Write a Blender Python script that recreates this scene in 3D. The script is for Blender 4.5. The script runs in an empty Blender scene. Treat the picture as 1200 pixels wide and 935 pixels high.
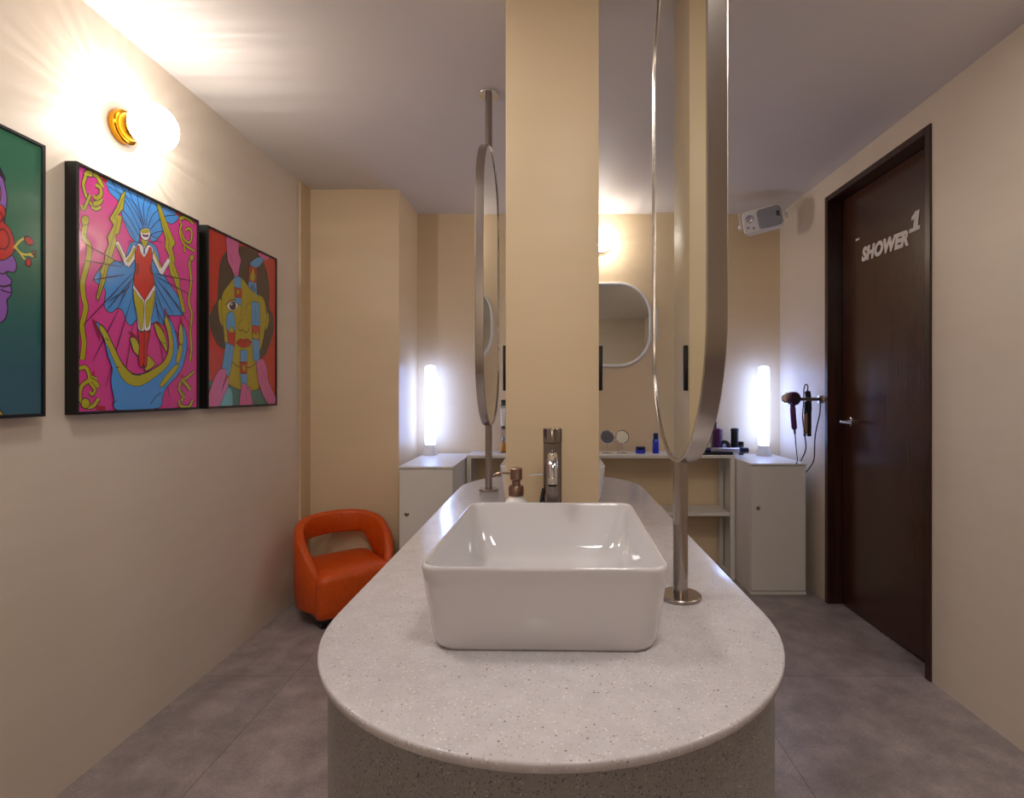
import bpy, bmesh, math, random
from mathutils import Vector, Matrix, geometry
random.seed(7)
SC = bpy.context.scene
COL = SC.collection
PI = math.pi
F = 620.0; VX = 646.0; VY = 460.0; CH = 1.15          # focal length in px, vanishing point, camera height
CEIL = 2.33; CT = .765; XL = -1.411; XR = 1.511; YB = 3.496; YF = -1.6

# ------------------------------------------------------------------ materials
def lin(c):
    return tuple(((v/255)/12.92 if v/255 <= .04045 else ((v/255+.055)/1.055)**2.4) for v in c) + (1,)
def mat(name, rgb, rough=.5, metal=0, coat=0, spec=.5, emit=None, estr=0, trans=0, ior=1.45):
    m = bpy.data.materials.new(name); m.use_nodes = True
    b = m.node_tree.nodes['Principled BSDF']
    b.inputs['Base Color'].default_value = lin(rgb)
    b.inputs['Roughness'].default_value = rough
    b.inputs['Metallic'].default_value = metal
    b.inputs['Coat Weight'].default_value = coat
    b.inputs['Coat Roughness'].default_value = .04
    b.inputs['Specular IOR Level'].default_value = spec
    b.inputs['Transmission Weight'].default_value = trans
    b.inputs['IOR'].default_value = ior
    if emit:
        b.inputs['Emission Color'].default_value = lin(emit); b.inputs['Emission Strength'].default_value = estr
    return m
def nodes(m): return m.node_tree.nodes, m.node_tree.links, m.node_tree.nodes['Principled BSDF']
def noise_mix(m, c1, c2, scale, stretch=(1,1,1), lo=.35, hi=.65, detail=4, bump=0, bscale=None, dist=0):
    N, L, b = nodes(m)
    tc = N.new('ShaderNodeTexCoord'); mp = N.new('ShaderNodeMapping'); mp.inputs['Scale'].default_value = stretch
    nz = N.new('ShaderNodeTexNoise'); nz.inputs['Scale'].default_value = scale; nz.inputs['Detail'].default_value = detail
    nz.inputs['Distortion'].default_value = dist
    cr = N.new('ShaderNodeValToRGB'); cr.color_ramp.elements[0].position = lo; cr.color_ramp.elements[1].position = hi
    cr.color_ramp.elements[0].color = lin(c1); cr.color_ramp.elements[1].color = lin(c2)
    L.new(tc.outputs['Object'], mp.inputs['Vector']); L.new(mp.outputs[0], nz.inputs['Vector'])
    L.new(nz.outputs['Fac'], cr.inputs[0]); L.new(cr.outputs[0], b.inputs['Base Color'])
    if bump:
        bp = N.new('ShaderNodeBump'); bp.inputs['Strength'].default_value = bump; bp.inputs['Distance'].default_value = .004
        L.new(nz.outputs['Fac'], bp.inputs['Height']); L.new(bp.outputs[0], b.inputs['Normal'])
    return mp, cr

WALLC = (226, 205, 176)
m_wall = mat('cream wall paint', WALLC, .42); noise_mix(m_wall, (226,211,192), (230,216,198), 3.0, (1,1,5), .2, .8, 2, bump=.03)
m_col = mat('golden beige wall paint', WALLC, .45); noise_mix(m_col, (224,201,165), (228,205,170), 3, (1,1,5), .2, .8, 2)
m_ceil = mat('ceiling paint', (222,214,208), .55); noise_mix(m_ceil, (220,213,208), (224,217,212), 2, (1,1,1), .3, .7, 3, bump=.04)

# floor: grey vinyl tiles with mottling and thin joints
m_floor = mat('grey floor tile', (120,113,112), .38)
def _floor():
    mp, cr = noise_mix(m_floor, (140,129,128), (178,165,163), 9, (1,1,1), .3, .72, 12)
    N, L, b = nodes(m_floor)
    tc = N.new('ShaderNodeTexCoord'); br = N.new('ShaderNodeTexBrick')
    br.inputs['Scale'].default_value = 1; br.inputs['Mortar Size'].default_value = .0018
    br.inputs['Brick Width'].default_value = .9; br.inputs['Row Height'].default_value = .9; br.offset = 0
    br.inputs['Color1'].default_value = (1,1,1,1); br.inputs['Color2'].default_value = (.94,.94,.94,1); br.inputs['Mortar'].default_value = (.55,.55,.55,1)
    mv = N.new('ShaderNodeMapping'); mv.inputs['Location'].default_value = (.25,.6,0)
    L.new(tc.outputs['Object'], mv.inputs['Vector']); L.new(mv.outputs[0], br.inputs['Vector'])
    n2 = N.new('ShaderNodeTexNoise'); n2.inputs['Scale'].default_value = 160; n2.inputs['Detail'].default_value = 3
    L.new(tc.outputs['Object'], n2.inputs['Vector'])
    r2 = N.new('ShaderNodeMapRange'); r2.inputs['From Min'].default_value=.35; r2.inputs['From Max'].default_value=.65; r2.inputs['To Min'].default_value=.86; r2.inputs['To Max'].default_value=1.08
    L.new(n2.outputs['Fac'], r2.inputs['Value'])
    mx = N.new('ShaderNodeMix'); mx.data_type='RGBA'; mx.blend_type='MULTIPLY'; mx.inputs['Factor'].default_value=1
    L.new(cr.outputs[0], mx.inputs['A']); L.new(br.outputs['Color'], mx.inputs['B'])
    mx2 = N.new('ShaderNodeMix'); mx2.data_type='RGBA'; mx2.blend_type='MULTIPLY'; mx2.inputs['Factor'].default_value=1
    L.new(mx.outputs['Result'], mx2.inputs['A']); L.new(r2.outputs[0], mx2.inputs['B'])
    L.new(mx2.outputs['Result'], b.inputs['Base Color'])
_floor()

def speckle(m, base, spots, rough):
    """terrazzo: base colour with little chips of other colours (voronoi cells)"""
    N, L, b = nodes(m); tc = N.new('ShaderNodeTexCoord'); prev = None
    nz = N.new('ShaderNodeTexNoise'); nz.inputs['Scale'].default_value = 30; nz.inputs['Detail'].default_value = 6
    L.new(tc.outputs['Object'], nz.inputs['Vector'])
    cr = N.new('ShaderNodeValToRGB'); cr.color_ramp.elements[0].position=.3; cr.color_ramp.elements[1].position=.7
    cr.color_ramp.elements[0].color = lin(tuple(v*.95 for v in base)); cr.color_ramp.elements[1].color = lin(base)
    L.new(nz.outputs['Fac'], cr.inputs[0]); prev = cr.outputs[0]
    for (sc, col, size, prob) in spots:
        v = N.new('ShaderNodeTexVoronoi'); v.inputs['Scale'].default_value = sc
        L.new(tc.outputs['Object'], v.inputs['Vector'])
        sp = N.new('ShaderNodeSeparateColor'); L.new(v.outputs['Color'], sp.inputs[0])
        a = N.new('ShaderNodeMath'); a.operation='LESS_THAN'; a.inputs[1].default_value = prob; L.new(sp.outputs[0], a.inputs[0])
        sz = N.new('ShaderNodeMath'); sz.operation='MULTIPLY'; sz.inputs[1].default_value = size; L.new(sp.outputs[1], sz.inputs[0])
        d = N.new('ShaderNodeMath'); d.operation='LESS_THAN'; L.new(v.outputs['Distance'], d.inputs[0]); L.new(sz.outputs[0], d.inputs[1])
        f = N.new('ShaderNodeMath'); f.operation='MULTIPLY'; L.new(a.outputs[0], f.inputs[0]); L.new(d.outputs[0], f.inputs[1])
        mx = N.new('ShaderNodeMix'); mx.data_type='RGBA'; L.new(f.outputs[0], mx.inputs['Factor'])
        L.new(prev, mx.inputs['A']); mx.inputs['B'].default_value = lin(col); prev = mx.outputs['Result']
    L.new(prev, b.inputs['Base Color']); b.inputs['Roughness'].default_value = rough
m_top = mat('pale speckled quartz', (228,220,214), .16, spec=.45)
speckle(m_top, (208,203,206), [(330,(188,174,164),.50,.30),(200,(146,132,124),.34,.14),(260,(224,219,218),.45,.4),(120,(146,128,112),.20,.05)], .16)
m_base = mat('grey terrazzo', (120,116,112), .5)
speckle(m_base, (150,147,147), [(420,(110,106,104),.6,.45),(360,(186,182,180),.45,.3),(260,(92,88,86),.4,.2)], .5)

m_cer = mat('white glazed ceramic', (216,213,216), .05, coat=.6, spec=.55)
m_steel = mat('brushed steel', (172,163,156), .24, 1)
m_gun = mat('dark polished steel', (150,142,138), .16, 1)
m_chrome = mat('chrome', (225,225,228), .07, 1)
m_mirror = mat('mirror glass', (222,226,222), .004, 1)
m_brass = mat('brass', (214,150,40), .16, 1)
m_wood = mat('dark walnut veneer', (70,36,22), .27, coat=.35)
noise_mix(m_wood, (52,25,13), (84,45,26), 5, (9,9,.55), .25, .8, 8, dist=.5)
nodes(m_wood)[2].inputs['Coat Roughness'].default_value = .22
m_jamb = mat('walnut door frame', (58,30,20), .3, coat=.3)
noise_mix(m_jamb, (38,18,12), (68,35,23), 6, (9,9,.5), .3, .72, 6)
m_whm = mat('white powder coated metal', (224,219,212), .4)
m_white = mat('white plastic', (228,226,226), .35)
m_grey = mat('grey speaker mesh', (150,150,160), .6)
m_dgrey = mat('dark grey plastic', (55,55,60), .4)
m_black = mat('black plastic', (14,14,16), .3)
m_frame = mat('black picture frame', (12,12,14), .32)
m_orange = mat('orange leatherette', (205,66,14), .42)
noise_mix(m_orange, (206,78,12), (218,88,16), 60, (1,1,1), .3, .7, 5, bump=.06)
m_orange_pipe = mat('orange seam', (150,40,10), .5)
m_blue = mat('cobalt blue glass', (14,42,190), .12, coat=.5)
m_navy = mat('navy plastic', (20,24,70), .3)
m_purple = mat('purple metal', (104,58,112), .3, .6)
m_silver = mat('silver plastic', (186,184,200), .22, .7)
m_amber = mat('amber liquid glass', (196,130,30), .1, coat=.5)
m_green = mat('dark green cap', (70,74,30), .4)
m_copper = mat('copper plate', (214,168,138), .35, .7)
m_letter = mat('white vinyl lettering', (244,236,228), .5)
m_soap = mat('white soap bottle', (232,228,224), .2)
m_bronze = mat('bronze pump metal', (152,126,112), .28, 1)
m_clear = mat('clear acrylic', (240,240,245), .05, trans=.9)

# lamp globe: ribbed translucent glass, glows and lets the bulb inside throw streaks
def globe_mat():
    m = bpy.data.materials.new('lit ribbed glass'); m.use_nodes = True
    N, L = m.node_tree.nodes, m.node_tree.links
    for n in list(N): N.remove(n)
    out = N.new('ShaderNodeOutputMaterial'); tc = N.new('ShaderNodeTexCoord'); sx = N.new('ShaderNodeSeparateXYZ')
    L.new(tc.outputs['Object'], sx.inputs[0])
    at = N.new('ShaderNodeMath'); at.operation='ARCTAN2'; L.new(sx.outputs['X'], at.inputs[0]); L.new(sx.outputs['Z'], at.inputs[1])
    ml = N.new('ShaderNodeMath'); ml.operation='MULTIPLY'; ml.inputs[1].default_value = 9.0; L.new(at.outputs[0], ml.inputs[0])
    nz = N.new('ShaderNodeTexNoise'); nz.noise_dimensions='1D'; nz.inputs['Scale'].default_value = 2.8; nz.inputs['Detail'].default_value = 2
    L.new(ml.outputs[0], nz.inputs['W'])
    mr = N.new('ShaderNodeMapRange'); mr.inputs['From Min'].default_value=.3; mr.inputs['From Max'].default_value=.7; mr.inputs['To Min'].default_value=.2; mr.inputs['To Max'].default_value=1.0
    L.new(nz.outputs['Fac'], mr.inputs['Value'])
    tr = N.new('ShaderNodeBsdfTransparent'); L.new(mr.outputs[0], tr.inputs['Color'])
    em = N.new('ShaderNodeEmission'); em.inputs['Color'].default_value = (1,.95,.90,1); em.inputs['Strength'].default_value = 3.5
    ad = N.new('ShaderNodeAddShader'); L.new(tr.outputs[0], ad.inputs[0]); L.new(em.outputs[0], ad.inputs[1]); L.new(ad.outputs[0], out.inputs[0])
    return m
m_globe = globe_mat()
m_led = mat('cool led bulb', (255,255,255), .3, emit=(150,180,255), estr=11)
m_ledtube = mat('cool led diffuser', (255,255,255), .3, emit=(150,180,255), estr=8)

# ------------------------------------------------------------------ object helpers
WM = {}
def tag(o, label=None, cat=None, group=None, kind=None):
    if label: o['label'] = label
    if cat: o['category'] = cat
    if group: o['group'] = group
    if kind: o['kind'] = kind
    return o
def thing(name, label, cat, loc=(0,0,0), rot=(0,0,0), group=None):
    o = bpy.data.objects.new(name, None); COL.objects.link(o); o.empty_display_size = .05
    o.location = loc; o.rotation_euler = rot
    WM[o.name] = Matrix.LocRotScale(Vector(loc), __import__('mathutils').Euler(rot), None)
    return tag(o, label, cat, group)
def obj(name, bm, m, parent=None, local=False, smooth=True, angle=35):
    mats = m if isinstance(m, (list, tuple)) else [m]
    if parent is not None:
        if not local: bm.transform(WM[parent.name].inverted())
    me = bpy.data.meshes.new(name)
    W = Matrix.Identity(4)
    if parent is None:
        xs = [v.co for v in bm.verts]
        c = Vector(((min(v.x for v in xs)+max(v.x for v in xs))/2, (min(v.y for v in xs)+max(v.y for v in xs))/2, min(v.z for v in xs)))
        bm.transform(Matrix.Translation(-c)); W = Matrix.Translation(c)
    if smooth:
        for f in bm.faces: f.smooth = True
        bm.normal_update()
        for e in bm.edges:
            if len(e.link_faces) == 2 and e.calc_face_angle(0) > math.radians(angle): e.smooth = False
            elif len(e.link_faces) != 2: e.smooth = False
    bm.to_mesh(me); bm.free()
    for mm in mats: me.materials.append(mm)
    o = bpy.data.objects.new(name, me); COL.objects.link(o)
    if parent is None: o.location = W.translation
    else: o.parent = parent
    WM[o.name] = WM[parent.name].copy() if parent is not None else W
    return o
def struct(name, bm, m, parent=None, **k):
    o = obj(name, bm, m, parent, **k)
    if parent is None: o['kind'] = 'structure'
    return o
def copy_tree(o, parent=None):
    c = o.copy(); COL.objects.link(c); c.parent = parent
    for ch in [x for x in COL.objects if x.parent == o]: copy_tree(ch, c)
    return c

# ------------------------------------------------------------------ mesh helpers
def nb(): return bmesh.new()
def box(bm, x0, x1, y0, y1, z0, z1, bev=0, seg=2, mi=0):
    t = bmesh.new()
    v = [t.verts.new((x, y, z)) for x in (x0, x1) for y in (y0, y1) for z in (z0, z1)]
    for f in ((0,1,3,2),(4,6,7,5),(0,4,5,1),(2,3,7,6),(0,2,6,4),(1,5,7,3)): t.faces.new([v[i] for i in f])
    if bev: bmesh.ops.bevel(t, geom=t.edges[:], offset=bev, segments=seg, profile=.5, affect='EDGES')
    bmesh.ops.recalc_face_normals(t, faces=t.faces[:])
    for f in t.faces: f.material_index = mi
    me = bpy.data.meshes.new('t'); t.to_mesh(me); t.free(); bm.from_mesh(me); bpy.data.meshes.remove(me)
    return bm
def loft(bm, loops, cap0=True, cap1=True, closed=True, mi=0):
    V = [[bm.verts.new(p) for p in lp] for lp in loops]; n = len(V[0]); fs = []
    for a, b in zip(V, V[1:]):
        for i in range(n if closed else n-1):
            j = (i+1) % n
            fs.append(bm.faces.new((a[i], a[j], b[j], b[i])))
    if cap0: fs.append(bm.faces.new(V[0][::-1]))
    if cap1: fs.append(bm.faces.new(V[-1]))
    for f in fs: f.material_index = mi
    bmesh.ops.recalc_face_normals(bm, faces=fs)
    return bm
def lathe(bm, prof, c=(0,0,0), axis='Z', n=32, mi=0, cap0=True, cap1=True):
    c = Vector(c); loops = []
    for r, h in prof:
        lp = []
        for i in range(n):
            a = 2*PI*i/n; u, v = r*math.cos(a), r*math.sin(a)
            lp.append(c + (Vector((u, v, h)) if axis == 'Z' else Vector((h, u, v)) if axis == 'X' else Vector((u, h, v))))
        loops.append(lp)
    return loft(bm, loops, cap0, cap1, mi=mi)
def crom(pts, k=8, closed=False):
    P = [Vector(p) for p in pts]; n = len(P); out = []
    rng = range(n if closed else n-1)
    for i in rng:
        p0 = P[(i-1) % n] if closed or i > 0 else P[0]; p1 = P[i]; p2 = P[(i+1) % n]
        p3 = P[(i+2) % n] if closed or i+2 < n else P[-1]
        for j in range(k):
            t = j/k
            out.append(.5*((2*p1)+(-p0+p2)*t+(2*p0-5*p1+4*p2-p3)*t*t+(-p0+3*p1-3*p2+p3)*t**3))
    if not closed: out.append(P[-1])
    return out
def tube(bm, pts, r, n=10, k=6, mi=0, smooth=True):
    P = crom(pts, k) if smooth and len(pts) > 2 else [Vector(p) for p in pts]
    loops = []; up = Vector((.13,.31,.94))
    for i, p in enumerate(P):
        d = (P[min(i+1, len(P)-1)] - P[max(i-1, 0)]).normalized()
        a = up - d*up.dot(d)
        if a.length < 1e-3: a = Vector((1,0,0)) - d*d.x
        a.normalize(); b = d.cross(a); up = a
        rr = r[min(int(i/max(1,len(P)-1)*(len(r)-1)+.5), len(r)-1)] if isinstance(r, (list, tuple)) else r
        loops.append([p + a*rr*math.cos(2*PI*q/n) + b*rr*math.sin(2*PI*q/n) for q in range(n)])
    return loft(bm, loops, mi=mi)
def rrect(w, d, r, z, c=(0,0), n=8, rot=0):
    pts = []
    for (sx, sy, a0) in ((1,1,0),(-1,1,PI/2),(-1,-1,PI),(1,-1,1.5*PI)):
        for i in range(n+1):
            a = a0 + PI/2*i/n
            pts.append((sx*(w/2-r)+r*math.cos(a), sy*(d/2-r)+r*math.sin(a)))
    cr, sr = math.cos(rot), math.sin(rot)
    return [Vector((c[0]+x*cr-y*sr, c[1]+x*sr+y*cr, z)) for x, y in pts]
def stadium(r, y0, y1, z, n=40):
    return [Vector((r*math.cos(PI+PI*i/n), y0+r*math.sin(PI+PI*i/n), z)) for i in range(n+1)] + \
           [Vector((r*math.cos(PI*i/n), y1+r*math.sin(PI*i/n), z)) for i in range(n+1)]

# ================================================================== THE ROOM
struct('floor', box(nb(), XL-.1, XR+.2, YF-.1, YB+.1, -.06, 0), m_floor, smooth=False)
struct('ceiling', box(nb(), XL-.1, XR+.2, YF-.1, YB+.1, CEIL, CEIL+.06), m_ceil, smooth=False)
struct('wall_left', box(nb(), XL-.1, XL, YF, YB+.1, 0, CEIL), m_wall, smooth=False)
struct('wall_back', box(nb(), XL, XR+.2, YB, YB+.1, 0, CEIL), m_col, smooth=False)
struct('wall_front', box(nb(), XL-.1, XR+.2, YF-.1, YF, 0, CEIL), m_wall, smooth=False)
DY0, DY1, DZ = 2.10, 2.909, 2.22
b = nb(); box(b, XR, XR+.13, YF, DY0, 0, CEIL); box(b, XR, XR+.13, DY1, YB, 0, CEIL); box(b, XR, XR+.13, DY0, DY1, DZ, CEIL)
struct('wall_right', b, m_wall, smooth=False)
b = nb(); box(b, XL, -.885, 3.074, YB, 0, CEIL); box(b, XL, -1.400, 2.957, 3.074, 0, CEIL)
struct('wall_alcove', b, m_col, smooth=False)
struct('wall_column', box(nb(), -.1215, .127, 1.410, 1.660, CT, CEIL, .003, 2), m_col)

# ---- door
b = nb()
FX0, FX1, DP = XR-.008, XR+.125, XR+.07
for (y0, y1, z0, z1) in ((DY0, DY0+.03, 0, DZ), (DY1-.03, DY1, 0, DZ), (DY0+.03, DY1-.03, DZ-.03, DZ)): box(b, FX0, FX1, y0, y1, z0, z1, .002, 1)
struct('trim_1', b, m_jamb)
door = struct('door_1', box(nb(), DP, DP+.042, DY0+.033, DY1-.033, .008, DZ-.033, .001, 1), m_wood)
# handle
b = nb(); hy, hz = 2.795, 1.15-34*2.79/F
lathe(b, [(.026,0),(.026,-.006),(.022,-.009)], (DP,hy,hz), 'X', 28)
tube(b, [(DP-.008,hy,hz),(DP-.035,hy,hz),(DP-.052,hy-.006,hz),(DP-.056,hy-.03,hz),(DP-.054,hy-.115,hz)], .0085, 12, 6)
h = obj('door_handle', b, m_chrome, door); h['label'] = 'chrome lever handle with round rose'
def text_mesh(s, size, off, shear, spacing=1.0):
    cu = bpy.data.curves.new('t', 'FONT'); cu.body = s; cu.size = size; cu.offset = off; cu.shear = shear; cu.extrude = .001; cu.space_character = spacing
    cu.resolution_u = 4
    to = bpy.data.objects.new('t', cu); COL.objects.link(to)
    dg = bpy.context.evaluated_depsgraph_get(); me = bpy.data.meshes.new_from_object(to.evaluated_get(dg))
    bm = bmesh.new(); bm.from_mesh(me); bpy.data.objects.remove(to); bpy.data.meshes.remove(me)
    for v in bm.verts: pass
    return bm
def fit(bm, y_left, y_right, z0, z1, x, tilt=0):
    xs = [v.co.x for v in bm.verts]; ys = [v.co.y for v in bm.verts]
    ax, bx = min(xs), max(xs); ay, by = min(ys), max(ys)
    for v in bm.verts:
        u = (v.co.x-ax)/(bx-ax); w = (v.co.y-ay)/(by-ay); d = v.co.z
        v.co = Vector((x-.0012-d, y_left+(y_right-y_left)*u, z0+(z1-z0)*w+tilt*u))
    bmesh.ops.recalc_face_normals(bm, faces=bm.faces[:])
    return bm
o = obj('lettering', fit(text_mesh('SHOWER', 1, .055, .22, 1.06), 2.692, 2.338, 1.813, 1.886, DP, -.012), m_letter, door, smooth=False); o['label'] = 'white lettering reading SHOWER'
def one_mesh():
    bm = nb(); P = [(0,0),(.92,0),(.92,.2),(.72,.2),(.76,1),(.42,1),(.12,.78),(.12,.6),(.36,.66),(.32,.2),(0,.2)]
    P = [(x+.12*y, y) for x, y in P]
    loft(bm, [[Vector((x, y, 0)) for x, y in P], [Vector((x, y, .001)) for x, y in P]]); return bm
o = obj('numeral', fit(one_mesh(), 2.334, 2.264, 1.852, 1.936, DP), m_letter, door, smooth=False); o['label'] = 'white numeral 1'
o = obj('sticker', box(nb(), DP-.002, DP, 2.715, 2.745, 1.935, 1.945, .0008, 1), m_letter, door); o['label'] = 'tiny white sticker'

# ================================================================== ISLAND
R0, Y0, Y1 = .373, .922, 2.147
CT = .765; TH = .0125
isl = thing('washstand_island', 'long round-ended island with grey terrazzo base and pale speckled counter', 'washstand', (0, 1.5345, 0))
ZB = CT-TH
b = nb(); loft(b, [stadium(.359, Y0, Y1, 0), stadium(.359, Y0, Y1, ZB)]); obj('base', b, m_base, isl)
b = nb(); e = .003
loft(b, [stadium(R0-.002, Y0, Y1, ZB), stadium(R0, Y0, Y1, ZB+.002), stadium(R0, Y0, Y1, CT-e), stadium(R0-e*.3, Y0, Y1, CT-e*.3), stadium(R0-e, Y0, Y1, CT)])
obj('countertop', b, m_top, isl, angle=50)

# ---- basins
def make_sink(label):
    t = thing('wash_basin', label, 'sink', (-.006, 1.0, CT), (0,0,math.radians(-1.2)), 'vessel basins on the island')
    W, D, H = .372, .461, .130
    b = nb(); L = []
    def lp(w, d, r, z): L.append(rrect(w, d, r, z, n=10))
    lp(W-.046, D-.046, .036, 0.0); lp(W-.036, D-.036, .038, .0012); lp(W-.030, D-.030, .040, .006); lp(W-.024, D-.024, .040, .016)
    lp(W-.013, D-.013, .038, .06); lp(W-.003, D-.003, .034, .105); lp(W, D, .032, H-.007); lp(W-.0008, D-.0008, .032, H-.003); lp(W-.004, D-.004, .031, H-.0005)
    lp(W-.007, D-.007, .030, H); lp(W-.011, D-.011, .028, H-.0008); lp(W-.015, D-.015, .026, H-.004)
    lp(W-.022, D-.026, .028, H-.016); lp(W-.034, D-.056, .034, H-.05); lp(W-.050, D-.092, .044, H-.085); lp(W-.072, D-.122, .055, H-.104)
    lp(W-.11, D-.165, .06, H-.112); lp(W-.2, D-.26, .05, H-.114); lp(.07, .07, .03, H-.116)
    loft(b, L); obj('basin', b, m_cer, t, local=True, angle=60)
    b = nb(); lathe(b, [(.026,H-.1155),(.026,H-.1135),(.020,H-.112),(.004,H-.1115)], (0,0,0)); obj('drain', b, m_chrome, t, local=True)
    return t
s1 = make_sink('white ceramic basin standing at the near end of the island')
s2 = copy_tree(s1); s2['label'] = 'white ceramic basin behind the square column, mostly hidden'
s2.location = (.005, 2.075, CT); s2.rotation_euler = (0,0,PI)

# ---- tap
fy = 1.305
tap = thing('basin_tap', 'tall dark steel basin tap behind the near white basin', 'tap', (.003, fy, CT))
ZT = 1.062
b = nb(); lathe(b, [(.030,0),(.030,.004),(.0235,.007),(.0228,.010),(.0228,ZT-CT-.036),(.0218,ZT-CT-.035)], (.003,fy,CT)); obj('body', b, m_gun, tap)
b = nb(); lathe(b, [(.0215,-.0352),(.0236,-.034),(.0236,-.002),(.0225,0),(.001,.0002)], (.003,fy,ZT)); obj('cap', b, m_gun, tap)
b = nb(); tube(b, [(.003,fy-.018,1.000),(.003,fy-.050,.999),(.003,fy-.088,.985),(.003,fy-.103,.958),(.003,fy-.105,.942)], .0118, 20, 16)
sp = obj('spout', b, m_chrome, tap); sp['label'] = 'bright polished curved spout'
b = nb(); lathe(b, [(.0098,0),(.0098,-.004),(.007,-.0045)], (.003,fy-.105,.942)); obj('aerator', b, m_black, sp)
b = nb(); tube(b, [(-.018,fy,.950),(-.036,fy-.003,.9495),(-.055,fy-.006,.9475)], .0022, 8, 5); obj('lever', b, m_chrome, tap)
b = nb(); tube(b, [(-.0195,fy-.004,.915),(-.024,fy-.005,.885),(-.031,fy-.006,.84),(-.034,fy-.006,CT)], [.0035,.0045,.006,.007], 10, 8); obj('support', b, m_dgrey, tap)

# ---- soap dispenser
sx, sy = -.087, 1.315
sd = thing('soap_dispenser', 'white soap bottle with a brushed bronze pump left of the tap', 'soap dispenser', (sx, sy, CT))
b = nb(); lathe(b, [(.030,0),(.0345,.002),(.036,.008),(.036,.085),(.033,.104),(.026,.117),(.019,.124),(.0165,.128),(.0165,.132)], (sx,sy,CT)); obj('bottle', b, m_soap, sd)
pz = CT+.130
b = nb(); lathe(b, [(.0185,0),(.0190,.002),(.0190,.020),(.0165,.024),(.0105,.026),(.0105,.036),(.0150,.040),(.0150,.066),(.0135,.068),(.001,.0682)], (sx,sy,pz)); pm = obj('pump', b, m_bronze, sd)
b = nb(); tube(b, [(sx-.010,sy,.948),(sx-.030,sy,.9505),(sx-.046,sy,.949),(sx-.055,sy,.944)], .0030, 8, 5); obj('nozzle', b, m_bronze, pm)

# ---- pole mirrors
def pole_mirror(label, C, d, side, zc, a=.25, hh=.5425, t=.030):
    """d: horizontal unit direction of the glass towards the camera; side: +1 faces +x, -1 faces -x"""
    px, py = C
    r = thing('pole_mirror', label, 'mirror', (px, py, CT), (0,0,0), 'pill-shaped pole mirrors')
    dv = Vector((d[0], d[1], 0)).normalized(); n = Vector((side*abs(dv.y), -side*dv.x*(1 if dv.y > 0 else -1), 0)); n.normalize()
    if n.x*side < 0: n = -n
    cen = Vector((px, py, zc))
    def pill(w, h, off, N=24):
        pts = []; rad = w
        for i in range(N+1):
            q = PI*i/N; pts.append((rad*math.cos(q), h-rad*1.0+rad*math.sin(q)))
        for i in range(N+1):
            q = PI+PI*i/N; pts.append((rad*math.cos(q), -(h-rad)+rad*math.sin(q)))
        return [cen + dv*u + Vector((0,0,v)) + n*off for u, v in pts]
    b = nb(); e = .0015
    loft(b, [pill(a-.006, hh-.006, -t/2+.002), pill(a-.004, hh-.004, -t/2), pill(a-e, hh-e, -t/2), pill(a, hh, -t/2+e), pill(a, hh, t/2-e), pill(a-e, hh-e, t/2),
             pill(a-.0055, hh-.0055, t/2), pill(a-.007, hh-.007, t/2-.0015), pill(a-.007, hh-.007, t/2-.010)], True, True)
    obj('rim', b, m_steel, r, angle=28)
    b = nb(); loft(b, [pill(a-.0065, hh-.0065, t/2-.008), pill(a-.0065, hh-.0065, t/2-.004)]); g = obj('mirror_glass', b, m_mirror, r, smooth=False)
    b = nb(); lathe(b, [(.0137,.004),(.0137,zc-hh-CT+.004)], (px,py,CT), n=24); obj('pole', b, m_steel, r); b = nb(); lathe(b, [(.0137,zc+hh-CT-.004),(.0137,CEIL-CT-.003)], (px,py,CT), n=24)
    obj('pole', b, m_steel, r)
    b = nb(); lathe(b, [(.0375,0),(.0385,.001),(.0385,.0055),(.037,.007),(.014,.0075)], (px,py,CT), n=40); obj('base_plate', b, m_steel, r)
    b = nb(); lathe(b, [(.014,-.0095),(.042,-.009),(.043,-.0075),(.043,0)], (px,py,CEIL), n=40); obj('ceiling_plate', b, m_chrome, r)
    return r
pole_mirror('tall pill-shaped steel mirror on a pole, right of the near basin', (.243, .995), (-.035,-.9994), -1, 1.5625)
pole_mirror('smaller-looking pill-shaped steel mirror on a pole, left of the square column', (-.247, 2.09), (-.012,-1), 1, 1.5625)

# ---- slim black strips on the column's sides
for x0, x1, lb in ((-.1305, -.1215, 'slim black strip fixed to the left side of the square column'), (.127, .1385, 'slim black strip fixed to the right side of the square column')):
    t = obj('edge_strip', box(nb(), x0, x1, 1.425, 1.440, 1.155, 1.277, .002, 2), m_black)
    tag(t, lb, 'strip', 'black strips on the column')

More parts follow.
